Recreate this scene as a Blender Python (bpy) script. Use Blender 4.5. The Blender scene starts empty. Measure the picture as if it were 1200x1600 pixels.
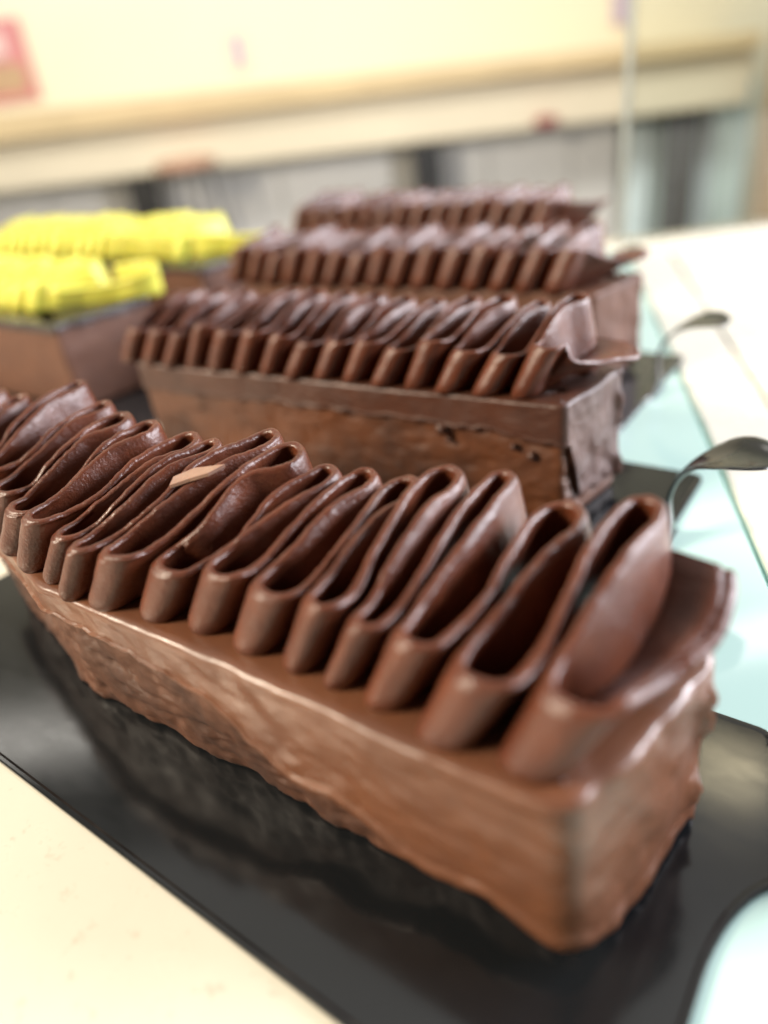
import bpy, math, random
import numpy as np
from mathutils import Matrix, Vector

CM = 0.01                       # all lengths below are written in centimetres
scene = bpy.context.scene
col = scene.collection

# ------------------------------------------------------------------ camera
YAW, PITCH, ROLL = 2.2576, 0.5314, -0.1395
CAM_H = 9.0
fw = Vector((math.cos(PITCH)*math.cos(YAW), math.cos(PITCH)*math.sin(YAW), -math.sin(PITCH)))
rt = fw.cross(Vector((0, 0, 1))).normalized()
up = rt.cross(fw)
rt2 = rt*math.cos(ROLL) + up*math.sin(ROLL)
up2 = -rt*math.sin(ROLL) + up*math.cos(ROLL)
cam_d = bpy.data.cameras.new('camera')
cam = bpy.data.objects.new('camera', cam_d)
col.objects.link(cam)
M = Matrix((rt2, up2, -fw)).transposed().to_4x4()
M.translation = Vector((0, 0, CAM_H*CM))
cam.matrix_world = M
cam_d.sensor_fit = 'AUTO'
cam_d.sensor_width = 36.0
cam_d.lens = 1122.7/1600*36.0
cam_d.clip_start = 0.005
cam_d.clip_end = 50
cam_d.dof.use_dof = True
cam_d.dof.focus_distance = 11.6*CM
cam_d.dof.aperture_fstop = 6.4
scene.camera = cam

# ------------------------------------------------------------------ light
world = bpy.data.worlds.new('World')
scene.world = world
world.use_nodes = True
wb = world.node_tree.nodes['Background']
wb.inputs['Color'].default_value = (1.0, 0.955, 0.88, 1)
wb.inputs['Strength'].default_value = 0.07

HF = Vector((math.cos(YAW), math.sin(YAW), 0))       # horizontal viewing direction
HR = Vector((math.sin(YAW), -math.cos(YAW), 0))      # to the right of it
def BG(r, d, z):
    return HR*r + HF*d + Vector((0, 0, z))

def area(name, loc, target, sx, sy, power, color):
    l = bpy.data.lights.new(name, 'AREA')
    l.shape = 'RECTANGLE'; l.size = sx*CM; l.size_y = sy*CM
    l.energy = power; l.color = color
    o = bpy.data.objects.new(name, l); col.objects.link(o)
    o.location = Vector(loc)*CM
    o.rotation_euler = (Vector(target)-Vector(loc)).to_track_quat('-Z', 'Y').to_euler()
    return o
# strip of lamps in the roof of the display case, daylight and room lamp, then added fills for wall and ceiling
area('case_lamp', BG(27, 41, 46), BG(6, 14, 0), 6, 4, 0.06, (1.0, 0.86, 0.55))
area('window_daylight', BG(88, 16, 34), BG(-6, 9, 4), 60, 30, 20.0, (0.91, 0.92, 1.0))
area('room_lamp', BG(-92, -4, 58), BG(0, 12, 2), 32, 24, 20.0, (1.0, 0.87, 0.68))
area('wall_fill', BG(0, 118, 105), BG(0, 206, -55), 420, 34, 21.0, (1.0, 0.95, 0.86))  # added fill, unseen: brightens the back wall and the boards below the counter
area('ceiling_fill', BG(0, 90, 170), BG(0, 150, 0), 420, 130, 11.0, (1.0, 0.96, 0.90))  # added fill, unseen: glowing panel the trays mirror as a dim ceiling

vs = scene.view_settings
vs.view_transform = 'Standard'
vs.look = 'None'
vs.exposure = 0.62
vs.gamma = 1.0
vs.use_curve_mapping = False
scene.cycles.use_denoising = True
scene.cycles.max_bounces = 6
scene.cycles.diffuse_bounces = 3
scene.cycles.glossy_bounces = 3
scene.cycles.transmission_bounces = 5
scene.cycles.caustics_reflective = False
scene.cycles.caustics_refractive = False

# ------------------------------------------------------------------ helpers
def hash3(ix, iy, iz, seed):
    h = (ix.astype(np.int64)*374761393 + iy.astype(np.int64)*668265263 + iz.astype(np.int64)*2147483647 + seed*1274126177) & 0xffffffff
    h = ((h ^ (h >> 13))*1274126177) & 0xffffffff
    h = ((h ^ (h >> 16))*2246822519) & 0xffffffff
    h = h ^ (h >> 15)
    return (h & 0xffffff)/float(0xffffff)*2-1
def vnoise(p, seed=0):
    p = np.asarray(p, float)
    i = np.floor(p); f = p-i; f = f*f*f*(f*(f*6-15)+10)
    i = i.astype(np.int64)
    r = 0
    for dx in (0, 1):
        for dy in (0, 1):
            for dz in (0, 1):
                w = (f[..., 0] if dx else 1-f[..., 0])*(f[..., 1] if dy else 1-f[..., 1])*(f[..., 2] if dz else 1-f[..., 2])
                r = r + w*hash3(i[..., 0]+dx, i[..., 1]+dy, i[..., 2]+dz, seed)
    return r
def fbm(p, scale, oct=4, seed=0, gain=.5):
    p = np.asarray(p, float)*scale
    a = 1.0; s = 0; t = 0
    for o in range(oct):
        s = s + a*vnoise(p + 17.3*o, seed+o); t += a
        p = p*2.03; a *= gain
    return s/t
def n1(x, scale, seed, oct=3):
    x = np.asarray(x, float)
    return fbm(np.stack([x, np.zeros_like(x)+.37, np.zeros_like(x)+.71], -1), scale, oct, seed)

def mesh_obj(name, verts, faces, mat, parent=None, smooth=True, loc=None):
    me = bpy.data.meshes.new(name)
    v = np.asarray(verts, float)*CM
    me.from_pydata(v.tolist(), [], faces if isinstance(faces, list) else faces.tolist())
    if smooth:
        me.polygons.foreach_set('use_smooth', [True]*len(me.polygons))
    me.materials.append(mat)
    me.update()
    o = bpy.data.objects.new(name, me)
    col.objects.link(o)
    if parent: o.parent = parent
    if loc is not None: o.location = Vector(loc)*CM
    return o
def tag(o, label=None, cat=None, group=None, kind=None):
    if label: o['label'] = label
    if cat: o['category'] = cat
    if group: o['group'] = group
    if kind: o['kind'] = kind
    return o
def empty(name, loc, label, cat, group=None, rz=0):
    o = bpy.data.objects.new(name, None)
    o.empty_display_size = .01
    col.objects.link(o)
    o.location = Vector(loc)*CM
    o.rotation_euler = (0, 0, rz)
    return tag(o, label, cat, group)
def grid_faces(n, m, wrap_n=False, wrap_m=False, off=0):
    i = np.arange(n if wrap_n else n-1); j = np.arange(m if wrap_m else m-1)
    I, J = np.meshgrid(i, j, indexing='ij')
    I2 = (I+1) % n; J2 = (J+1) % m
    f = np.stack([I*m+J, I2*m+J, I2*m+J2, I*m+J2], -1).reshape(-1, 4)+off
    return f
def bevel(o, w, seg=3):
    b = o.modifiers.new('bevel', 'BEVEL'); b.width = w*CM; b.segments = seg; b.limit_method = 'ANGLE'; b.angle_limit = .6
    return o
def box_bg(name, r0, r1, d0, d1, z0, z1, mat, parent=None, bev=.4):
    """a box laid out along the room behind the case; mesh origin at its own base centre"""
    c = BG((r0+r1)/2, (d0+d1)/2, z0)
    vs_ = []
    for z in (z0, z1):
        for r, d in ((r0, d0), (r1, d0), (r1, d1), (r0, d1)):
            vs_.append(tuple(BG(r, d, z)-c))
    f = [[0, 3, 2, 1], [4, 5, 6, 7], [0, 1, 5, 4], [1, 2, 6, 5], [2, 3, 7, 6], [3, 0, 4, 7]]
    if parent: c = c - Vector(parent.location)/CM
    o = mesh_obj(name, vs_, f, mat, parent, smooth=False, loc=c)
    if bev: bevel(o, bev, 2)
    return o

# ------------------------------------------------------------------ materials
def new_mat(name):
    m = bpy.data.materials.new(name); m.use_nodes = True
    nt = m.node_tree
    return m, nt, nt.nodes['Principled BSDF']
def mixc(nt, fac, a, b):
    n = nt.nodes.new('ShaderNodeMix'); n.data_type = 'RGBA'
    if hasattr(fac, 'links'): nt.links.new(fac, n.inputs['Factor'])
    else: n.inputs['Factor'].default_value = fac
    for k, v in (('A', a), ('B', b)):
        s = [i for i in n.inputs if i.name == k and i.type == 'RGBA'][0]
        if hasattr(v, 'links'): nt.links.new(v, s)
        else: s.default_value = (*v, 1)
    return [o for o in n.outputs if o.type == 'RGBA'][0]
def noise(nt, scale, detail=4, rough=.55, coord='Object', dist=0, stretch=None):
    tc = nt.nodes.new('ShaderNodeTexCoord')
    n = nt.nodes.new('ShaderNodeTexNoise')
    n.inputs['Scale'].default_value = scale; n.inputs['Detail'].default_value = detail
    n.inputs['Roughness'].default_value = rough; n.inputs['Distortion'].default_value = dist
    src = tc.outputs[coord]
    if stretch:
        mp = nt.nodes.new('ShaderNodeMapping'); mp.inputs['Scale'].default_value = stretch
        nt.links.new(src, mp.inputs['Vector']); src = mp.outputs['Vector']
    nt.links.new(src, n.inputs['Vector'])
    return n.outputs['Fac']
def ramp(nt, fac, lo, hi):
    n = nt.nodes.new('ShaderNodeMapRange'); n.clamp = True
    n.inputs['From Min'].default_value = lo; n.inputs['From Max'].default_value = hi
    nt.links.new(fac, n.inputs['Value'])
    return n.outputs['Result']
def bump(nt, p, fac, strength, dist_cm, prev=None):
    b = nt.nodes.new('ShaderNodeBump')
    b.inputs['Strength'].default_value = strength; b.inputs['Distance'].default_value = dist_cm*CM
    nt.links.new(fac, b.inputs['Height'])
    if prev is not None: nt.links.new(prev, b.inputs['Normal'])
    nt.links.new(b.outputs['Normal'], p.inputs['Normal'])
    return b.outputs['Normal']
def rough_from(nt, p, fac, lo, hi):
    n = nt.nodes.new('ShaderNodeMapRange')
    n.inputs['From Min'].default_value = .3; n.inputs['From Max'].default_value = .7
    n.inputs['To Min'].default_value = lo; n.inputs['To Max'].default_value = hi
    nt.links.new(fac, n.inputs['Value']); nt.links.new(n.outputs['Result'], p.inputs['Roughness'])
def simple(name, color, rough=.5, var=0.0, scale=40, metallic=0):
    m, nt, p = new_mat(name)
    c2 = tuple(max(0, x*(1-var)) for x in color)
    nf = noise(nt, scale)
    nt.links.new(mixc(nt, ramp(nt, nf, .35, .65), color, c2), p.inputs['Base Color'])
    p.inputs['Roughness'].default_value = rough; p.inputs['Metallic'].default_value = metallic
    return m
def chocolate(name, c1, c2, r0, r1, sss=.12, fine=1800, fine_s=.25, mid=300, mid_s=.3, mid_d=.03, fine_d=.012):
    m, nt, p = new_mat(name)
    a = noise(nt, mid*.5, 5, .6)
    nt.links.new(mixc(nt, ramp(nt, a, .35, .65), c1, c2), p.inputs['Base Color'])
    rough_from(nt, p, noise(nt, mid, 4), r0, r1)
    n = bump(nt, p, noise(nt, mid, 4), mid_s, mid_d)
    bump(nt, p, noise(nt, fine, 3, .6), fine_s, fine_d, n)
    p.inputs['Subsurface Weight'].default_value = sss
    p.inputs['Subsurface Radius'].default_value = (1.0, .32, .2)
    p.inputs['Subsurface Scale'].default_value = .0012
    p.inputs['IOR'].default_value = 1.47
    return m
MAT = {}
MAT['ruffle'] = chocolate('piped_chocolate', (.100, .0275, .0118), (.066, .0165, .007), .31, .46, .18, 1700, .6, fine_d=.025)
MAT['glaze'] = chocolate('chocolate_glaze', (.136, .054, .027), (.100, .038, .019), .26, .46, .1, 900, .2, 160, .35, .05)
MAT['glaze_dark'] = chocolate('dark_chocolate_glaze', (.060, .020, .010), (.038, .012, .006), .42, .58, .05, 900, .25, 200, .5, .05)
MAT['sponge'] = chocolate('chocolate_sponge', (.088, .031, .013), (.038, .013, .006), .5, .8, .08, 1100, .25, 180, .3, .05)
MAT['sponge_dark'] = chocolate('dark_mousse', (.110, .036, .012), (.036, .012, .005), .42, .6, .08, 900, .12, 80, .2, .05)
MAT['far_side'] = chocolate('smooth_chocolate_side', (.092, .034, .015), (.068, .024, .011), .55, .7, .05)
MAT['black_top'] = chocolate('black_mirror_glaze', (.022, .018, .020), (.018, .015, .016), .12, .2, 0)
MAT['yellow'] = chocolate('yellow_cream', (.64, .62, .10), (.57, .54, .07), .4, .5, .25)
MAT['flake'] = chocolate('chocolate_flake', (.30, .185, .135), (.25, .15, .11), .45, .55, .1)

def black_plastic():
    m, nt, p = new_mat('black_glossy_plastic')
    p.inputs['Base Color'].default_value = (.007, .008, .009, 1)
    s = noise(nt, 70, 6, .65, stretch=(1, 2.5, 1))
    rough_from(nt, p, s, .10, .17)
    bump(nt, p, noise(nt, 40, 2), .012, .03)
    p.inputs['IOR'].default_value = 1.5
    return m
MAT['tray'] = black_plastic()
def stone(name, base, speck, scale=260):
    m, nt, p = new_mat(name)
    a = noise(nt, 30, 5, .6); b = noise(nt, scale, 3, .7)
    c = mixc(nt, ramp(nt, a, .35, .65), base, tuple(x*.93 for x in base))
    c = mixc(nt, ramp(nt, b, .60, .70), c, speck)
    nt.links.new(c, p.inputs['Base Color'])
    rough_from(nt, p, a, .22, .34)
    bump(nt, p, b, .08, .01)
    return m
MAT['stone'] = stone('cream_stone', (.64, .61, .525), (.52, .49, .41))
MAT['stone_white'] = stone('white_stone', (.82, .80, .72), (.76, .74, .66), 90)
def glass_sheet():
    m, nt, p = new_mat('pale_green_backed_glass')
    a = noise(nt, 18, 3)
    nt.links.new(mixc(nt, a, (.40, .56, .515), (.385, .54, .50)), p.inputs['Base Color'])
    p.inputs['Roughness'].default_value = .08
    p.inputs['IOR'].default_value = 1.5
    return m
MAT['glass_sheet'] = glass_sheet()
MAT['glass_edge'] = simple('green_glass_edge', (.22, .52, .46), .15, .1)
def clear_glass():
    m, nt, p = new_mat('clear_glass')
    a = noise(nt, 3)
    nt.links.new(mixc(nt, a, (.93, .985, .975), (.91, .975, .965)), p.inputs['Base Color'])
    p.inputs['Transmission Weight'].default_value = 1
    p.inputs['Roughness'].default_value = .0
    p.inputs['IOR'].default_value = 1.45
    return m
MAT['clear_glass'] = clear_glass()
MAT['wall'] = simple('cream_wall_paint', (.86, .80, .62), .7, .03, 3)
MAT['rail'] = simple('pale_wood_rail', (.70, .55, .32), .5, .12, 6)
MAT['apron'] = simple('cream_front_board', (.80, .72, .55), .5, .06, 5)
MAT['panel'] = simple('white_panel_paint', (.88, .88, .86), .5, .04, 5)
MAT['panel_grey'] = simple('grey_panel_paint', (.72, .71, .68), .5, .06, 5)
MAT['black_metal'] = simple('black_metal', (.03, .03, .03), .4, .2, 20)
MAT['grey_metal'] = simple('grey_metal', (.25, .25, .26), .35, .2, 20)
MAT['pink_seat'] = simple('pinkish_wood', (.52, .30, .20), .5, .15, 12)
MAT['poster'] = simple('red_poster_print', (.68, .27, .28), .5, .25, 30)
MAT['poster_pale'] = simple('pale_poster_print', (.80, .62, .60), .5, .1, 40)
MAT['lilac'] = simple('lilac_card', (.55, .47, .60), .5, .15, 40)
MAT['teal'] = simple('teal_grey_fabric', (.52, .64, .64), .6, .2, 8)
MAT['pale_teal'] = simple('pale_blue_fabric', (.66, .76, .80), .6, .1, 8)
MAT['brown_post'] = simple('light_brown_wood', (.52, .36, .22), .5, .15, 8)
MAT['red'] = simple('dark_red_paint', (.30, .05, .05), .4, .1, 20)

# ------------------------------------------------------------------ setting: the case floor
def poly_slab(name, pts, z0, z1, mat, bev=.0, parent=None, side_mat=None):
    c = np.mean(np.array(pts), 0)
    n = len(pts)
    v = [(x-c[0], y-c[1], 0) for x, y in pts]+[(x-c[0], y-c[1], z1-z0) for x, y in pts]
    f = [list(range(n))[::-1], list(range(n, 2*n))]+[[i, (i+1) % n, n+(i+1) % n, n+i] for i in range(n)]
    o = mesh_obj(name, v, f, mat, parent, smooth=False, loc=(c[0], c[1], z0))
    if side_mat:
        o.data.materials.append(side_mat)
        for p in o.data.polygons[2:]: p.material_index = 1
    if bev: bevel(o, bev, 3)
    return o
def xy(r, d):
    v = BG(r, d, 0); return (v.x, v.y)
BACK = 45
def edge_x(y, off=0): return -1.3 - .454*(y-12.84)+off
floor_pts = [xy(-75, -25), xy(75, -25), xy(75, BACK), xy(-75, BACK)]
tag(poly_slab('case_floor', floor_pts, -3.2, -.62, MAT['stone'], .1), kind='structure')
# sheet of glass the trays stand on, green cut edge to the right
gy0, gy1 = -12, 40
tag(poly_slab('glass_sheet', [(edge_x(gy0, -6.0), gy0), (edge_x(gy0), gy0), (edge_x(gy1), gy1), (edge_x(gy1, -6.0), gy1)], -.61, -.10, MAT['glass_sheet'], .04, side_mat=MAT['glass_edge']), kind='structure')
tag(poly_slab('stone_shelf', [(edge_x(gy0, -6.06), gy0), (edge_x(gy1, -6.06), gy1), (edge_x(gy1, -70), gy1), (edge_x(gy0, -70), gy0)][::-1], -.61, -.10, MAT['stone'], .03), kind='structure')
tag(poly_slab('ledge_strip', [(edge_x(gy0, .12), gy0), (edge_x(gy0, 2.3), gy0), (edge_x(gy1, 2.3), gy1), (edge_x(gy1, .12), gy1)], -.61, -.16, MAT['stone'], .12), kind='structure')
tag(poly_slab('raised_rail', [(edge_x(gy0, 2.33), gy0), (edge_x(gy0, 4.0), gy0), (edge_x(gy1, 4.0), gy1), (edge_x(gy1, 2.33), gy1)], -.61, -.12, MAT['stone'], .06), kind='structure')

# ------------------------------------------------------------------ setting: the room behind
tag(box_bg('wall', -330, 330, 214, 222, -110, 190, MAT['wall'], bev=0), kind='structure')
tag(box_bg('floor', -330, 330, 60, 240, -114, -110, MAT['panel_grey'], bev=0), kind='structure')
low = empty('wall_panelling', BG(0, 212, -100), 'white and grey boards covering the wall below the counter', 'panelling')
pr = -150; k = 0
rnd = random.Random(3)
while pr < 76:
    w = (9, 22, 13, 30, 17)[k % 5]
    box_bg('panel', pr, pr+w-.3, 210.5, 213.5, -100, 3, MAT['panel'] if k % 4 != 1 else MAT['panel_grey'], low, .3)
    pr += w; k += 1
cnt = empty('wall_counter', BG(0, 200, -100), 'long cream counter with pale wood top running along the back wall', 'counter')
def skew_box(name, r0, r1, zt0, zt1, zb0, zb1, d0, d1, mat, parent):
    c = Vector(parent.location)/CM
    vs_ = []
    for d in (d0, d1):
        for r, z in ((r0, zb0), (r1, zb1), (r1, zt1), (r0, zt0)):
            vs_.append(tuple(BG(r, d, z)-c))
    f = [[0, 1, 2, 3], [7, 6, 5, 4], [0, 4, 5, 1], [1, 5, 6, 2], [2, 6, 7, 3], [3, 7, 4, 0]]
    return bevel(mesh_obj(name, vs_, f, mat, parent, smooth=False), .5, 2)
skew_box('counter_top', -170, 103, 16.5, 9.5, 9.5, 6.2, 194, 213, MAT['rail'], cnt)
skew_box('front_board', -170, 103, 9.4, 6.1, -.5, -5.5, 197, 200, MAT['apron'], cnt)
for r in (-48.5, 23, 88):
    box_bg('leg', r-3.3, r+3.3, 197.5, 203.5, -109.5, -.8 if r < 0 else -4.9, MAT['black_metal'], cnt, .3)

def tube(pts, rad, n=8):
    pts = np.array(pts, float); m = len(pts)
    T = np.gradient(pts, axis=0); T /= np.linalg.norm(T, axis=1)[:, None]
    ref = np.array([.12, .95, .3]); ref /= np.linalg.norm(ref)
    A = np.cross(T, ref); A /= np.linalg.norm(A, axis=1)[:, None]
    B = np.cross(T, A)
    a = np.linspace(0, 2*np.pi, n, endpoint=False)
    rad = np.broadcast_to(np.asarray(rad, float), (m,))
    V = pts[:, None, :]+rad[:, None, None]*(np.cos(a)[None, :, None]*A[:, None, :]+np.sin(a)[None, :, None]*B[:, None, :])
    F = grid_faces(m, n, wrap_m=True).tolist()+[list(range(n))[::-1], list(range((m-1)*n, m*n))]
    return V.reshape(-1, 3), F
st = empty('counter_stool', BG(-34.5, 188, -105.8), 'stool with pinkish wooden seat drawn up to the counter', 'stool')
a = np.linspace(0, 2*np.pi, 28, endpoint=False)
prof = [(0.01, 103.5), (5, 103.4), (6.6, 103.6), (7.2, 104.4), (6.8, 105.6), (5, 106), (.01, 105.6)]
V = [(r*math.cos(t), r*math.sin(t), z) for r, z in prof for t in a]
mesh_obj('seat', V, grid_faces(len(prof), 28, wrap_m=True), MAT['pink_seat'], st)
for q in range(4):
    t = q*math.pi/2+.6
    V, F = tube([(5*math.cos(t), 5*math.sin(t), 103.6), (16*math.cos(t), 16*math.sin(t), 0)], .6)
    mesh_obj('leg', V, F, MAT['grey_metal'], st)
a16 = np.linspace(0, 2*np.pi, 33)
V, F = tube([(13*math.cos(t), 13*math.sin(t), 35) for t in a16], .7)
mesh_obj('foot_ring', V, F, MAT['grey_metal'], st)

po = empty('wall_poster', BG(-77, 213.9, 15), 'red and pale pink poster on the cream wall above the counter', 'poster')
box_bg('sheet', -92, -70.5, 213.2, 213.6, 16.6, 33.5, MAT['poster'], po, .05)
box_bg('printed_band', -90, -75, 212.9, 213.1, 26, 31, MAT['poster_pale'], po, .05)
box_bg('printed_picture', -88, -72.5, 212.9, 213.1, 18.5, 24.5, MAT['brown_post'], po, .05)
tag(box_bg('wall_card', -21.5, -18.5, 213.2, 213.7, 17, 24, MAT['lilac'], bev=.05), 'small lilac card on the wall, above the middle of the counter', 'card')
tag(box_bg('wall_card', 74, 78.5, 213.2, 213.7, 15, 22, MAT['lilac'], bev=.05), 'small lilac card high on the wall beside the glass pane edge', 'card')
hk = []
prof = [(.01, 0), (1.6, .1), (2.8, .8), (3.0, 1.6), (2.4, 2.4), (.01, 2.7)]
V = [(r*1.0*math.cos(t), r*.8*math.sin(t), z) for r, z in prof for t in a]
tag(mesh_obj('red_ball', V, grid_faces(len(prof), 28, wrap_m=True), MAT['red'], None, loc=BG(52, 194.5, -4.6)), 'small dark red ball hanging under the front board of the counter', 'ball')

cu = empty('window_curtain', BG(92, 206, -105), 'teal grey and pale blue curtain hanging in folds behind the glass pane', 'curtain')
for (r0, r1, mt) in ((76, 84, 'pale_teal'), (84, 93, 'teal'), (93, 101, 'pale_teal'), (101, 110, 'teal'), (118, 140, 'pale_teal')):
    rr = np.linspace(r0, r1, 25); dd = 208+1.6*np.sin((rr-r0)/(r1-r0)*np.pi*2)
    V = []
    for z in (-104, -1):
        for o_ in (0, .4):
            V += [tuple(BG(r, d+o_, z)-Vector(cu.location)/CM) for r, d in zip(rr, dd)]
    V = np.array(V).reshape(2, 2, 25, 3)[:, [0, 1]].transpose(2, 0, 1, 3)      # n, z, side
    V = V[:, [0, 1, 1, 0], [0, 0, 1, 1]].reshape(-1, 3)
    F = grid_faces(25, 4, wrap_m=True).tolist()+[[3, 2, 1, 0], [96, 97, 98, 99]]
    mesh_obj('fold', V, F, MAT[mt], cu)
tag(box_bg('wooden_post', 105, 112, 188, 193, -109.9, 60, MAT['brown_post'], bev=.3), 'light brown wooden post at the right, seen through the glass pane', 'post')

gp = box_bg('glass_pane', 16.1, 70, 43.2, 43.8, -.6, 30, MAT['clear_glass'], bev=.08)
MAT['bright_edge_strip'] = simple('pale_edge_strip', (.80, .88, .85), .35, .05)
MAT['bright_edge_strip'].node_tree.nodes['Principled BSDF'].inputs['Transmission Weight'].default_value = .75
box_ = box_bg('bright_edge_strip', 15.93, 16.08, 43.15, 43.85, -.6, 30, MAT['bright_edge_strip'], None, .05)  # added pale strip: the bright glint of the pane's edge put into colour
box_.parent = gp; box_.location = box_.location-gp.location
tag(gp, 'upright clear glass pane standing at the back of the case', 'glass pane')

# ------------------------------------------------------------------ trays
def tray(name_loc, L, Wd, label, tab=True, rz=0, tabpts=None, group='black cake trays', neck_y=0, flare=(.12, .4)):
    """origin: middle of the right end, top of plate at z = 0; plate runs to -x"""
    root = empty('cake_tray', name_loc, label, 'tray', group, rz)
    hw = Wd/2
    # outline with concave fillets flaring into the neck of the pull tab
    pts = []
    def corner(cx, cy, a0, r=.25):
        for t in np.linspace(a0, a0+math.pi/2, 5): pts.append((cx+r*math.cos(t), cy+r*math.sin(t)))
    corner(-L+.25, hw-.25, math.pi/2); corner(-L+.25, -hw+.25, math.pi); corner(-.25, -hw+.25, -math.pi/2, .25)
    if tab:
        fx, fy = flare
        for t in np.linspace(0, 1, 13):
            ang = t*math.pi/2
            pts.append((fx*(1-math.cos(ang)), neck_y-.5-fy+fy*math.sin(ang)))
        for t in np.linspace(1, 0, 13):
            ang = t*math.pi/2
            pts.append((fx*(1-math.cos(ang)), neck_y+min(.5+fy-fy*math.sin(ang), hw-neck_y-.3)))
    corner(-.25, hw-.25, 0)
    n = len(pts); P = np.array(pts)
    c = P.mean(0)
    # rings: bottom, lower edge, raised thin lip, top
    def inset(d):
        T = np.roll(P, -1, 0)-np.roll(P, 1, 0); N = np.stack([T[:, 1], -T[:, 0]], 1); N /= np.linalg.norm(N, axis=1)[:, None]
        return P-N*d
    rings = [(inset(.05), -.10), (inset(0), -.08), (inset(0), -.01), (inset(.02), .012), (inset(.07), .012), (inset(.11), 0)]
    V = np.concatenate([np.column_stack([p, np.full(n, z)]) for p, z in rings])
    F = []
    for k in range(len(rings)-1):
        F += [[k*n+i, k*n+(i+1) % n, (k+1)*n+(i+1) % n, (k+1)*n+i] for i in range(n)]
    F += [list(range(n))[::-1], list(range((len(rings)-1)*n, len(rings)*n))]
    o = mesh_obj('plate', V, F, MAT['tray'], root, smooth=False)
    if tab:
        # strip that rises from the end, curls over and widens into a rounded paddle
        kx, kz, kw, nt_ = np.array(tabpts).T
        u = np.linspace(0, len(kx)-1, 61)
        def sm(a_):
            from_ = np.arange(len(a_))
            # catmull-rom
            i = np.clip(np.floor(u).astype(int), 0, len(a_)-2); t = u-i
            p0 = a_[np.clip(i-1, 0, len(a_)-1)]; p1 = a_[i]; p2 = a_[i+1]; p3 = a_[np.clip(i+2, 0, len(a_)-1)]
            return .5*((2*p1)+(-p0+p2)*t+(2*p0-5*p1+4*p2-p3)*t*t+(-p0+3*p1-3*p2+p3)*t**3)
        X, Z, Wt, cup = sm(kx), sm(kz), np.maximum(sm(kw), .02), sm(nt_)
        tx, tz = np.gradient(X), np.gradient(Z); l = np.hypot(tx, tz); nx, nz = -tz/l, tx/l
        m = 13; V = []
        vv = np.linspace(-1, 1, m)
        th = .045
        for side in (1, -1):
            for q in range(61):
                for v in vv:
                    off = cup[q]*v*v + side*th*(1-abs(v)**6*.8)
                    V.append((X[q]+nx[q]*off, neck_y+Wt[q]*v, Z[q]+nz[q]*off))
        V = np.array(V)
        f1 = grid_faces(61, m); f2 = grid_faces(61, m, off=61*m)[:, ::-1]
        F = f1.tolist()+f2.tolist()
        o2 = 61*m
        F += [[q*m, o2+q*m, o2+(q+1)*m, (q+1)*m] for q in range(60)]
        F += [[(q+1)*m+m-1, o2+(q+1)*m+m-1, o2+q*m+m-1, q*m+m-1] for q in range(60)]
        F += [[60*m+j, o2+60*m+j, o2+60*m+j+1, 60*m+j+1] for j in range(m-1)]
        mesh_obj('pull_tab', V, F, MAT['tray'], root)
    return root
TAB = [(-.15, -.05, .7, 0), (.06, .03, .5, 0), (.08, .45, .22, .02), (.02, 1.0, .15, .03), (.16, 1.5, .15, .04), (.5, 1.9, .36, .06), (1.0, 2.14, .70, .10), (1.45, 2.22, .70, .09), (1.78, 2.22, .42, .04), (1.85, 2.21, .05, 0)]
TAB1 = [(x+.75, z, w, c) for x, z, w, c in TAB]
tray((-.40, 5.69, 0), 16.2, 6.62, 'black glossy tray under the large chocolate cake in the foreground', tabpts=TAB1, neck_y=1.5, flare=(.85, 1.75))
tray((-3.41, 13.4, 0), 16.6, 6.2, 'black glossy tray under the second chocolate cake, pull tab in sharp view', tabpts=TAB)
tray((-6.10, 21.3, 0), 16.6, 6.4, 'black glossy tray under the third chocolate cake, blurred pull tab', tabpts=TAB)
tray((-11.2, 29.4, 0), 16.6, 6.4, 'black glossy tray under the farthest chocolate cake', tabpts=TAB)
tray((-20.7, 15.0, 0), 16.6, 6.4, 'black glossy tray under the nearer yellow-topped cake', tab=False)
tray((-23.9, 23.2, 0), 16.6, 6.4, 'black glossy tray under the farther yellow-topped cake', tab=False)

# ------------------------------------------------------------------ cakes
def perimeter(quad, step, rc=.16):
    """closed counter-clockwise outline with rounded corners: points, outward normals, edge index, fraction"""
    q = np.array(quad, float); n = len(q)
    P, N, E, Fr = [], [], [], []
    for i in range(n):
        a_, b_ = q[i], q[(i+1) % n]
        d = (b_-a_); L = np.linalg.norm(d); d /= L
        nn = np.array([d[1], -d[0]])
        m = max(2, int((L-2*rc)/step))
        for t in np.linspace(0, 1, m):
            s = rc+(L-2*rc)*t
            P.append(a_+d*s); N.append(nn); E.append(i); Fr.append(t)
        c_ = q[(i+2) % n]; d2 = c_-b_; d2 /= np.linalg.norm(d2); n2 = np.array([d2[1], -d2[0]])
        p0, p1 = b_-d*rc, b_+d2*rc
        for t in np.linspace(0, 1, 7)[1:-1]:
            P.append((1-t)**2*p0+2*t*(1-t)*b_+t*t*p1)
            w = nn*(1-t)+n2*t; N.append(w/np.linalg.norm(w)); E.append(i+.5); Fr.append(t)
    return np.array(P), np.array(N), np.array(E), np.array(Fr)

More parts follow.
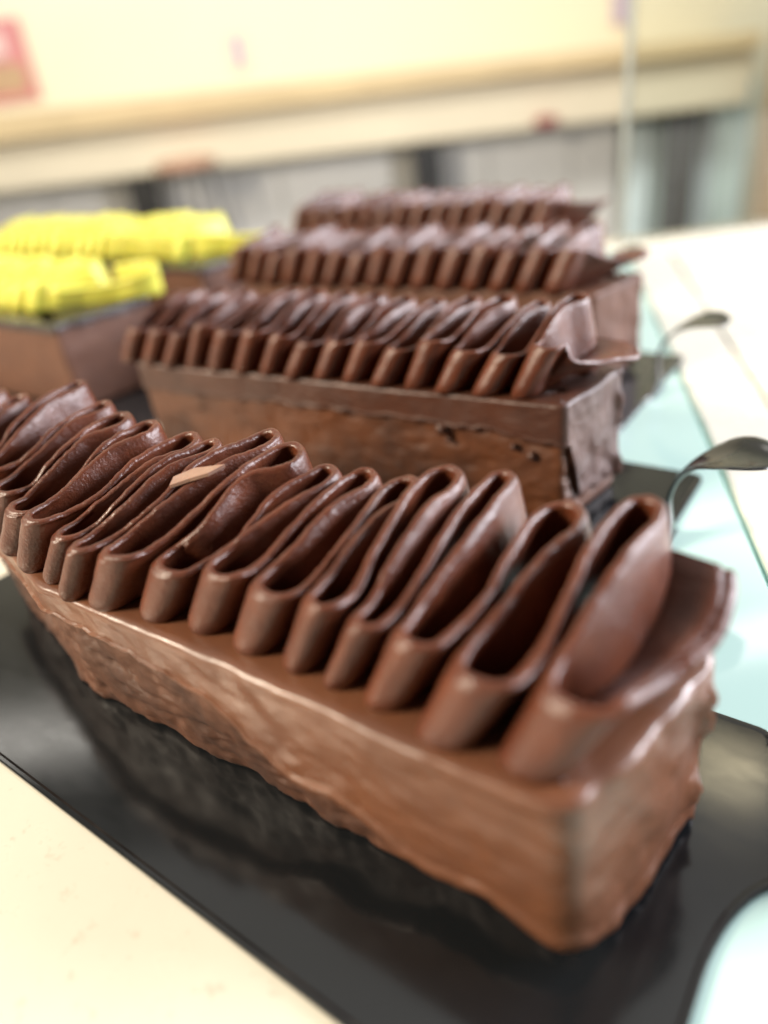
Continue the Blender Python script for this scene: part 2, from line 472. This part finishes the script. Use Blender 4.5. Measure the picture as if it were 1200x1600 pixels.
def cake_body(root, quad, H, seed, step, zb, m_sponge, m_glaze, rough=.1, foot=.12, taper=0.0, coat=.05, terrace=0.0, rc=.16):
    """quad: right-near, right-far, left-far, left-near (ccw), local to root"""
    org = np.array(root.location)/CM
    P, N, E, Fr = perimeter([(x-org[0], y-org[1]) for x, y in quad], step, rc)
    n = len(P)
    zs = np.linspace(0.0, H-.06, max(8, int(H/step/1.0)))
    m = len(zs)
    Z = np.broadcast_to(zs[None, :], (n, m))
    P3 = np.stack([np.broadcast_to(P[:, 0:1], (n, m)), np.broadcast_to(P[:, 1:2], (n, m)), Z], -1)
    # sponge: crumbly side, set back a little, uneven foot
    d = -.05 + rough*fbm(P3*[1, 1, 1.6], .9, 5, seed) + rough*.55*np.minimum(0, fbm(P3*[1, 1, 2.2], 2.6, 3, seed+5))*1.6
    d += foot*n1(np.arange(n)*step, .9, seed+9)[:, None]*np.clip(1-Z/.9, 0, 1)**1.5
    d += -taper*np.clip(1-Z/1.2, 0, 1)
    d -= .05*np.clip(1-Z/.12, 0, 1)
    V = P3.copy(); V[..., 0] += N[:, 0:1]*d; V[..., 1] += N[:, 1:2]*d
    F = grid_faces(n, m, wrap_n=True).tolist()
    F += [[i*m for i in range(n)][::-1], [i*m+m-1 for i in range(n)]]
    mesh_obj('sponge', V.reshape(-1, 3), F, m_sponge, root)
    # glaze: a skin over the top that runs down the sides to a ragged lower edge
    ZB = zb(P+org[:2], E, Fr)
    vt = np.concatenate([np.linspace(0, 1, max(14, int(H/step*.8)))])
    rows = []
    r_e = .09
    for ins, z in ((.8, H+.0), (.5, H), (.32, H), (.16, H-.005), (.06, H-.02), (.015, H-.05), (.0, H-.09)):
        rows.append((np.full(n, -ins+coat*(ins < .2)), np.full(n, z)))
    for t in vt[1:]:
        z = (H-.09)*(1-t)+ZB*t
        off = coat*np.where(t > .9, 1.25, 1.0)*np.ones(n)
        rows.append((off, z))
    rows.append((np.full(n, coat*.6), ZB-.035)); rows.append((np.full(n, -.12), ZB-.02)); rows.append((np.full(n, -.3), ZB+.05))
    O = np.stack([r[0] for r in rows], 1); Zg = np.stack([r[1] for r in rows], 1)
    mm = O.shape[1]
    G = np.stack([P[:, 0:1]+N[:, 0:1]*O, P[:, 1:2]+N[:, 1:2]*O, Zg], -1)
    w = np.ones(mm); w[:3] = .5; w[-1] = 0
    dd = (.08*fbm(G*[1, 1, .8], .55, 3, seed+21)+.022*fbm(G*[1, 1, 1.4], 2.4, 3, seed+31))*w
    if terrace:      # overlapping strokes of the palette knife
        tn = fbm(np.stack([G[..., 0]*.8+G[..., 2]*.9, G[..., 1]*.2, G[..., 2]*.7-G[..., 0]*.25], -1)+3.1, .8, 3, seed+61)
        near_ = (E >= 3).astype(float)[:, None]
        dd = dd+near_*terrace*(np.tanh(tn*16)+.6*np.tanh((tn-.28)*22))*np.where(np.arange(mm) > 8, 1, 0)*w
    endf = ((E >= 0) & (E < 1)).astype(float)[:, None]
    sm_ = fbm(np.stack([G[..., 1]*.9+G[..., 2]*.5, G[..., 2]*.35-G[..., 1]*.25, G[..., 0]*0], -1), 2.2, 3, seed+51)
    dd = dd+endf*(.06*sm_+.02*np.abs(fbm(G, 1.7, 3, seed+52)))*w
    lip = np.clip((Fr-.86)/.14, 0, 1)*(E == 0)
    dd = dd+(lip**2)[:, None]*(.06+.14*fbm(G, 2.6, 3, seed+53))*w
    G[..., 0] += N[:, 0:1]*dd; G[..., 1] += N[:, 1:2]*dd
    G[..., 2] += .02*fbm(G, 1.2, 3, seed+41)*(np.arange(mm) < 6)
    F = grid_faces(n, mm, wrap_n=True)[:, ::-1].tolist()+[[i*mm for i in range(n)]]
    mesh_obj('glaze', G.reshape(-1, 3), F, m_glaze, root)

def catmull(pts, step):
    p = np.array(pts, float)
    p = np.vstack([2*p[0]-p[1], p, 2*p[-1]-p[-2]])
    out = []
    for i in range(1, len(p)-2):
        p0, p1, p2, p3 = p[i-1:i+3]
        # centripetal form keeps tight bends round
        def tj(ti, a_, b_): return ti+max(1e-4, np.linalg.norm((b_-a_)[:2]))**.5
        t0 = 0; t1 = tj(t0, p0, p1); t2 = tj(t1, p1, p2); t3 = tj(t2, p2, p3)
        m = max(3, int(np.linalg.norm((p2-p1)[:2])/step))
        t = np.linspace(t1, t2, m, endpoint=False)[:, None]
        A1 = (t1-t)/(t1-t0)*p0+(t-t0)/(t1-t0)*p1
        A2 = (t2-t)/(t2-t1)*p1+(t-t1)/(t2-t1)*p2
        A3 = (t3-t)/(t3-t2)*p2+(t-t2)/(t3-t2)*p3
        B1 = (t2-t)/(t2-t0)*A1+(t-t0)/(t2-t0)*A2
        B2 = (t3-t)/(t3-t1)*A2+(t-t1)/(t3-t1)*A3
        out.append((t2-t)/(t2-t1)*B1+(t-t1)/(t2-t1)*B2)
    return np.vstack(out+[p[-2][None]])

def ribbon(root, ctrl, z0, mat, seed, step=.05, thick=(.20, .12), rows=12, jag=.014, name='ruffle'):
    """ctrl rows: x, y, rim z, lean x, lean y (foot of the ribbon relative to its rim)"""
    org = np.array(root.location)/CM
    ctrl = [tuple(c)+(0.0, z0)[len(c)-5:] if len(c) < 7 else tuple(c) for c in ctrl]
    C = catmull(ctrl, step)
    # resample evenly
    s = np.concatenate([[0], np.cumsum(np.linalg.norm(np.diff(C[:, :2], axis=0), axis=1))])
    ss = np.arange(0, s[-1], step)
    C = np.stack([np.interp(ss, s, C[:, k]) for k in range(C.shape[1])], 1)
    n = len(C)
    C = np.column_stack([C, np.zeros((n, 0))])
    C[:, 2] += .05*n1(ss, .9, seed)
    rimj = (jag*n1(ss, 5.5, seed+3)+jag*.6*n1(ss, 13, seed+4, 2))*np.clip(1.4-np.abs(C[:, 3])*.8, .15, 1)
    T = np.gradient(C[:, :2], axis=0); T /= np.linalg.norm(T, axis=1)[:, None]
    Nn = np.stack([-T[:, 1], T[:, 0]], 1)
    t = np.linspace(0, 1, rows)**.85
    t = t*.985
    arc = [(1.0, math.cos(a_), 1-math.sin(a_)) for a_ in np.linspace(.35, math.pi-.35, 6)]
    prof = [(v, 1, 0) for v in t[:-1]]+[(.97, 1, 1)]+arc+[(.97, -1, 1)]+[(v, -1, 0) for v in t[:-1][::-1]]
    k = len(prof)
    V = np.zeros((n, k, 3))
    wav = .02*n1(ss, 1.7, seed+7)
    for j, (v, sd, dr) in enumerate(prof):
        th = (thick[0]*(1-v)**1.2+thick[1]*(1-(1-v)**1.2))*.5*abs(sd)*np.sign(sd)
        thn = th*(1+.25*n1(ss+sd*11, 2.2, seed+13))
        q = (1-(v if dr == 0 or v == 1 else .99))**.95
        V[:, j, 0] = C[:, 0]+C[:, 3]*q+Nn[:, 0]*(thn+wav*v)
        V[:, j, 1] = C[:, 1]+C[:, 4]*q+C[:, 5]*max(0, 1-v/.3)**2+Nn[:, 1]*(thn+wav*v)
        V[:, j, 2] = C[:, 6]+(C[:, 2]-C[:, 6])*(v if dr == 0 or v == 1 else 1)-dr*thick[1]*.5+rimj*(1 if (dr or v == 1) else v**14)
    flat = np.clip((np.abs(C[:, 3])-.55)/.4, 0, 1)
    for j, (v, sd, dr) in enumerate(prof): V[:, j, 2] += flat*sd*thick[1]*.45*(1-dr if v == 1 else 1)
    dsp = .012*fbm(V, 3.0, 3, seed+17)+.006*fbm(V*[1, 1, 2], 9, 2, seed+18)
    sg = np.array([np.sign(sd) for _, sd, _d in prof])
    V[..., 0] += Nn[:, 0:1]*dsp*sg; V[..., 1] += Nn[:, 1:2]*dsp*sg
    V[..., :2] -= org[:2]
    F = grid_faces(n, k, wrap_m=True)[:, ::-1].tolist()
    F += [list(range(k)), list(range((n-1)*k, n*k))[::-1]]
    return mesh_obj(name, V.reshape(-1, 3), F, mat, root)

def folds(near, far, seed, zn, zf, rf=.23, ln=(-.50, -.24), roll=.26, gap=.10, jit=.04):
    """control points of a ribbon that zigzags between far turns and near turns (far[k] comes before near[k]);
    the two walls of each far turn pinch together at the rim and spread towards the foot"""
    R_ = random.Random(seed)
    j = lambda s=jit: R_.uniform(-s, s)
    n = len(near)
    nx = [p[0] for p in near]
    slit_x = [(nx[k-1]+nx[k])/2 if k else nx[0]-(nx[1]-nx[0])/2 for k in range(n)]+[nx[-1]+(nx[-1]-nx[-2])/2]
    HF_ = [zf+j(.12) for _ in near]; HN = [zn+j(.13) for _ in near]
    out = []
    for k in range(n):
        xf, yf = far[k]; xn, yn = near[k]
        gx, gy = slit_x[k], (yn+near[k-1][1])/2 if k else yn
        hf, hn = HF_[k], HN[k]
        a_ = rf*(1+R_.uniform(-.25, .3))
        g1, g2 = gap*(1+R_.uniform(-.35, .7)), gap*(1+R_.uniform(-.4, .5))
        def slit(t, side, g, zz, lx):
            return (xf+(gx-xf)*t+side*g+j(.025), yf+(gy-yf)*t, zz, lx, 0.0)
        sag = R_.uniform(.02, .12)
        lw, rw = -roll*.55, roll
        if k > 0:      # wall that comes up from the last near turn
            out += [slit(.66, -1, g2, (hf+HN[k-1])/2-sag, lw-.08), slit(.36, -1, g1*1.35, hf-sag*.6, lw)]
        out += [(xf-a_, yf-a_*1.5, hf-.02, lw, .05),
                (xf-a_*.68, yf-a_*.36, hf, lw*.6, .10),
                (xf, yf, hf+.02, .06, .14),
                (xf+a_*.72, yf-a_*.4, hf, rw*.7, .10),
                (xf+a_, yf-a_*1.6, hf-.02, rw, .05)]
        out += [slit(.36, 1, g1*1.35, hf-sag*.6, rw+j(.05)), slit(.66, 1, g2, (hf+hn)/2-sag, rw*.6)]
        b1 = max(.16, xn-slit_x[k]-gap*1.15); b2 = max(.16, slit_x[k+1]-xn-gap*1.15)
        out += [(xn-b1, yn+.46, hn-.02, ln[0]+.22, ln[1]*.6, .03),
                (xn-b1*.76, yn+.11, hn, ln[0]+.08, ln[1], .10),
                (xn, yn, hn+.01, ln[0], ln[1], .13),
                (xn+b2*.76, yn+.11, hn, ln[0]-.05, ln[1], .10),
                (xn+b2, yn+.46, hn-.02, ln[0]-.06, ln[1]*.6, .03)]
    return out

def crumb(root, loc, r, mat, seed):
    bm_v = []; nu, nv = 10, 7
    for i in range(nu):
        for k in range(nv):
            th = 2*math.pi*i/nu; ph = math.pi*(k+.001)/(nv-1+.002)
            bm_v.append((math.sin(ph)*math.cos(th), math.sin(ph)*math.sin(th), math.cos(ph)))
    v = np.array(bm_v); v *= (1+.35*fbm(v, 1.3, 3, seed))[:, None]*r
    org = np.array(root.location)/CM
    return mesh_obj('crumb', v, grid_faces(nu, nv, wrap_n=True), mat, root, loc=np.array(loc)-org)

# --- the large cake in front
c1 = empty('chocolate_cake', (-8.0, 5.6, 0), 'large chocolate cake bar in the foreground with folded chocolate ribbon on top', 'cake', 'chocolate cake bars')
Q1 = [(-1.78, 4.33), (-1.18, 7.05), (-15.9, 7.3), (-15.9, 5.3), (-10.6, 4.02)]
def zb1(P, E, Fr):
    xs = [-16, -9.5, -8.4, -7.5, -6.9, -6.5, -6.1, -5.5, -4.9, -4.4, -3.8, -3.2, -2.6, -1.8]
    zz = [2.3, 2.3, 2.2, 2.15, 2.05, 1.85, 1.5, 1.2, 1.32, 1.2, .86, .72, .92, .5]
    b = np.interp(P[:, 0], xs, zz)
    b = b+.20*n1(P[:, 0]*1.0, 1.5, 4)+.06*n1(P[:, 0], 5, 6)
    end = np.where((E >= .0) & (E < .9), 1, 0)*np.clip((P[:, 1]-4.3)/.5, 0, 1)
    b = b*(1-end)+(.16+.06*n1(P[:, 1]*2, 1.5, 8))*end
    b = np.where((E >= 1) & (E < 2.9), 1.2+.3*n1(P[:, 0], 1, 11), b)
    return np.maximum(b, .08)
cake_body(c1, Q1, 2.88, 5, .055, zb1, MAT['sponge'], MAT['glaze'], rough=.12, foot=.22, taper=.12, coat=.15, terrace=.010, rc=.2)
near1 = [(-15.2, 5.3), (-14.2, 5.1), (-13.3, 4.9), (-12.3, 4.65), (-11.45, 4.4), (-10.55, 4.25), (-9.85, 4.25), (-9.2, 4.1), (-8.55, 4.2), (-7.5, 4.4), (-6.7, 4.55), (-5.75, 4.55), (-4.9, 4.57), (-4.35, 4.59), (-3.67, 4.59), (-2.79, 4.47), (-1.80, 4.55)]
far1 = [(-15.9, 6.95), (-14.9, 6.9), (-14.0, 7.75), (-12.6, 7.35), (-11.6, 7.05), (-10.7, 6.97), (-9.75, 7.05), (-8.97, 6.86), (-8.22, 7.45), (-7.4, 7.12), (-6.63, 7.0), (-5.97, 7.07), (-5.31, 7.17), (-4.76, 7.4), (-4.04, 7.6), (-3.08, 7.42), (-2.15, 7.55)]
ct = folds(near1, far1, 11, 3.9, 4.36)
xl, yl = near1[-1]
ct += [(-1.56, 5.2, 3.55, -.68, 0, 0, 2.84), (-1.38, 5.8, 3.36, -.9, 0, 0, 2.92), (-1.22, 6.2, 3.40, -1.0, 0, 0, 3.08), (-1.06, 6.65, 3.47, -1.12, .05, 0, 3.38), (-1.05, 7.1, 3.66, -1.0, .05, 0, 3.7), (-1.14, 7.45, 3.80, -.82, 0, 0, 3.92)]
ribbon(c1, ct, 2.84, MAT['ruffle'], 31, step=.035, rows=16, thick=(.22, .13))
# --- second cake
c2 = empty('chocolate_cake', (-12, 13.6, 0), 'second chocolate cake bar, right behind the front one, with dark ragged upper layer', 'cake', 'chocolate cake bars')
Q2 = [(-5.5, 12.95), (-5.2, 15.35), (-18.3, 14.3), (-18.2, 11.85)]
def zb2(P, E, Fr):
    b = 2.28+.12*n1(P[:, 0], 1.3, 3)+.08*n1(P[:, 0], 4.5, 5)
    b = np.where(P[:, 0] > -7.2, b-.25*np.clip((P[:, 0]+7.2)/1.2, 0, 1), b)
    end = np.where((E >= 0) & (E < .9), 1, 0)*np.clip((P[:, 1]-13.1)/.4, 0, 1)
    return b*(1-end)+(.5+.25*n1(P[:, 1], 2.5, 9))*end
cake_body(c2, Q2, 3.0, 55, .06, zb2, MAT['sponge_dark'], MAT['glaze_dark'], rough=.07, foot=.12, coat=.05)
def row(x0, x1, n, y0, y1, seed, jit=.06):
    R_ = random.Random(seed)
    return [(x0+(x1-x0)*i/(n-1)+R_.uniform(-jit, jit), y0+(y1-y0)*i/(n-1)+R_.uniform(-jit, jit)) for i in range(n)]
near2 = row(-18.0, -6.05, 15, 11.95, 13.05, 3); far2 = row(-18.35, -6.2, 15, 14.3, 15.5, 4)
ct = folds(near2, far2, 21, 4.0, 4.48)
ct += [(-5.6, 13.45, 3.85, -.7, 0), (-5.25, 13.95, 3.62, -1.0, 0, 0, 3.05), (-4.92, 14.5, 3.52, -1.25, .0, 0, 3.2), (-4.72, 14.95, 3.44, -1.35, .1, 0, 3.45), (-4.9, 15.4, 3.5, -1.3, .1, 0, 3.6)]
ribbon(c2, ct, 2.97, MAT['ruffle'], 41, step=.055, rows=12, thick=(.2, .1))
for i, (px, pz, r) in enumerate(((-8.35, 2.12, .15), (-8.2, 1.86, .07), (-6.6, 1.9, .09), (-6.2, 1.72, .11))):
    crumb(c2, (px, 12.95+(px+5.5)*.0866-.03, pz), r, MAT['glaze_dark'], i+20)

# --- third and fourth cakes
def plain_zb(level, seed):
    return lambda P, E, Fr: level+.12*n1(P[:, 0]+P[:, 1], 1.4, seed)
c3 = empty('chocolate_cake', (-14, 22, 0), 'third chocolate cake bar from the front, blurred, its right end standing out', 'cake', 'chocolate cake bars')
cake_body(c3, [(-7.9, 20.7), (-7.4, 23.4), (-22.2, 23.0), (-22.2, 20.3)], 3.0, 75, .1, plain_zb(.4, 5), MAT['sponge_dark'], MAT['far_side'], rough=.12)
ct = folds(row(-22.0, -8.7, 15, 20.2, 20.7, 13), row(-22.4, -9.1, 15, 23.1, 23.6, 14), 22, 4.2, 4.45)
ct += [(-8.1, 21.4, 4.0, -.6, 0), (-7.6, 22.0, 3.75, -.9, 0), (-7.1, 22.6, 3.7, -1.0, 0, 0, 3.3), (-7.2, 23.3, 3.75, -1.0, 0, 0, 3.6)]
ribbon(c3, ct, 2.97, MAT['ruffle'], 42, step=.08, rows=9, thick=(.2, .1))
c4 = empty('chocolate_cake', (-18, 29.5, 0), 'farthest chocolate cake bar, only its ribbon showing above the third', 'cake', 'chocolate cake bars')
cake_body(c4, [(-12.0, 28.4), (-11.6, 31.2), (-25.2, 30.8), (-25.2, 28.0)], 3.1, 85, .12, plain_zb(.4, 6), MAT['sponge_dark'], MAT['far_side'], rough=.12)
ct = folds(row(-25.6, -13.0, 14, 28.1, 28.6, 15), row(-26.0, -13.4, 14, 30.9, 31.4, 16), 23, 4.35, 4.6)
ct += [(-12.3, 29.1, 4.2, -.6, 0), (-11.7, 29.8, 4.05, -.85, 0), (-11.2, 30.6, 4.0, -.95, 0)]
ribbon(c4, ct, 3.07, MAT['ruffle'], 43, step=.1, rows=8, thick=(.2, .1))

# --- yellow-topped cakes
def yellow_cake(org, quad, H, near, far, end, seed, label, zn, zf):
    c = empty('yellow_topped_cake', org, label, 'cake', 'yellow-topped cake bars')
    cake_body(c, quad, H, seed, .1, plain_zb(H-.22, seed), MAT['far_side'], MAT['black_top'], rough=.03, foot=.03, coat=.03)
    ct = folds(near, far, seed, zn, zf, .28, (-.3, -.35), .3, .17, .06)
    ct += end
    ribbon(c, ct, H-.03, MAT['yellow'], seed, step=.08, thick=(.36, .2), rows=9, jag=.006)
    return c
yellow_cake((-31, 15, 0), [(-24.5, 13.2), (-24.1, 17.2), (-38.5, 16.9), (-38.5, 12.9)], 3.2,
            row(-39, -27.4, 12, 14.3, 14.6, 5), row(-39.3, -27.3, 12, 17.0, 17.4, 6),
            [(-26.7, 15.0, 4.0, -.5, -.2), (-25.9, 15.7, 3.85, -.6, -.2), (-24.9, 16.4, 3.9, -.6, -.15), (-24.1, 16.9, 4.05, -.5, -.1), (-23.75, 17.4, 4.25, -.35, 0), (-24.2, 17.8, 4.35, -.1, 0), (-25.0, 17.6, 4.35, .1, 0), (-25.8, 17.1, 4.3, .1, 0)],
            91, 'nearer cake bar topped with folded yellow cream, at the left edge', 4.15, 4.5)
yellow_cake((-32, 23, 0), [(-25.9, 21.3), (-25.6, 25.2), (-45.5, 24.9), (-45.5, 21.0)], 3.2,
            row(-45, -28.6, 17, 22.4, 22.8, 7), row(-45.6, -28.7, 17, 25.2, 25.6, 8),
            [(-27.7, 23.5, 4.2, -.4, -.2), (-26.8, 24.1, 4.0, -.6, -.2), (-25.8, 24.6, 3.9, -.6, -.1), (-25.2, 25.1, 3.9, -.6, 0)],
            97, 'farther cake bar topped with folded yellow cream, behind the nearer one', 4.3, 4.7)

# --- a loose flake of chocolate lying on the ribbon
fl = [(0, 0, 0), (.18, .28, .05), (.42, .32, .1), (.75, .42, .16), (.62, .18, .1), (.35, .02, .03), (.1, -.18, -.04)]
V = [(x, y, z) for x, y, z in fl]+[(x+.01, y, z-.05) for x, y, z in fl]
n = len(fl)
F = [list(range(n)), list(range(n, 2*n))[::-1]]+[[i, n+i, n+(i+1) % n, (i+1) % n] for i in range(n)]
tag(mesh_obj('chocolate_flake', V, F, MAT['flake'], None, smooth=False, loc=(-8.75, 5.75, 4.27)), 'pale triangular chocolate flake lying on the ribbon of the front cake', 'chocolate flake')
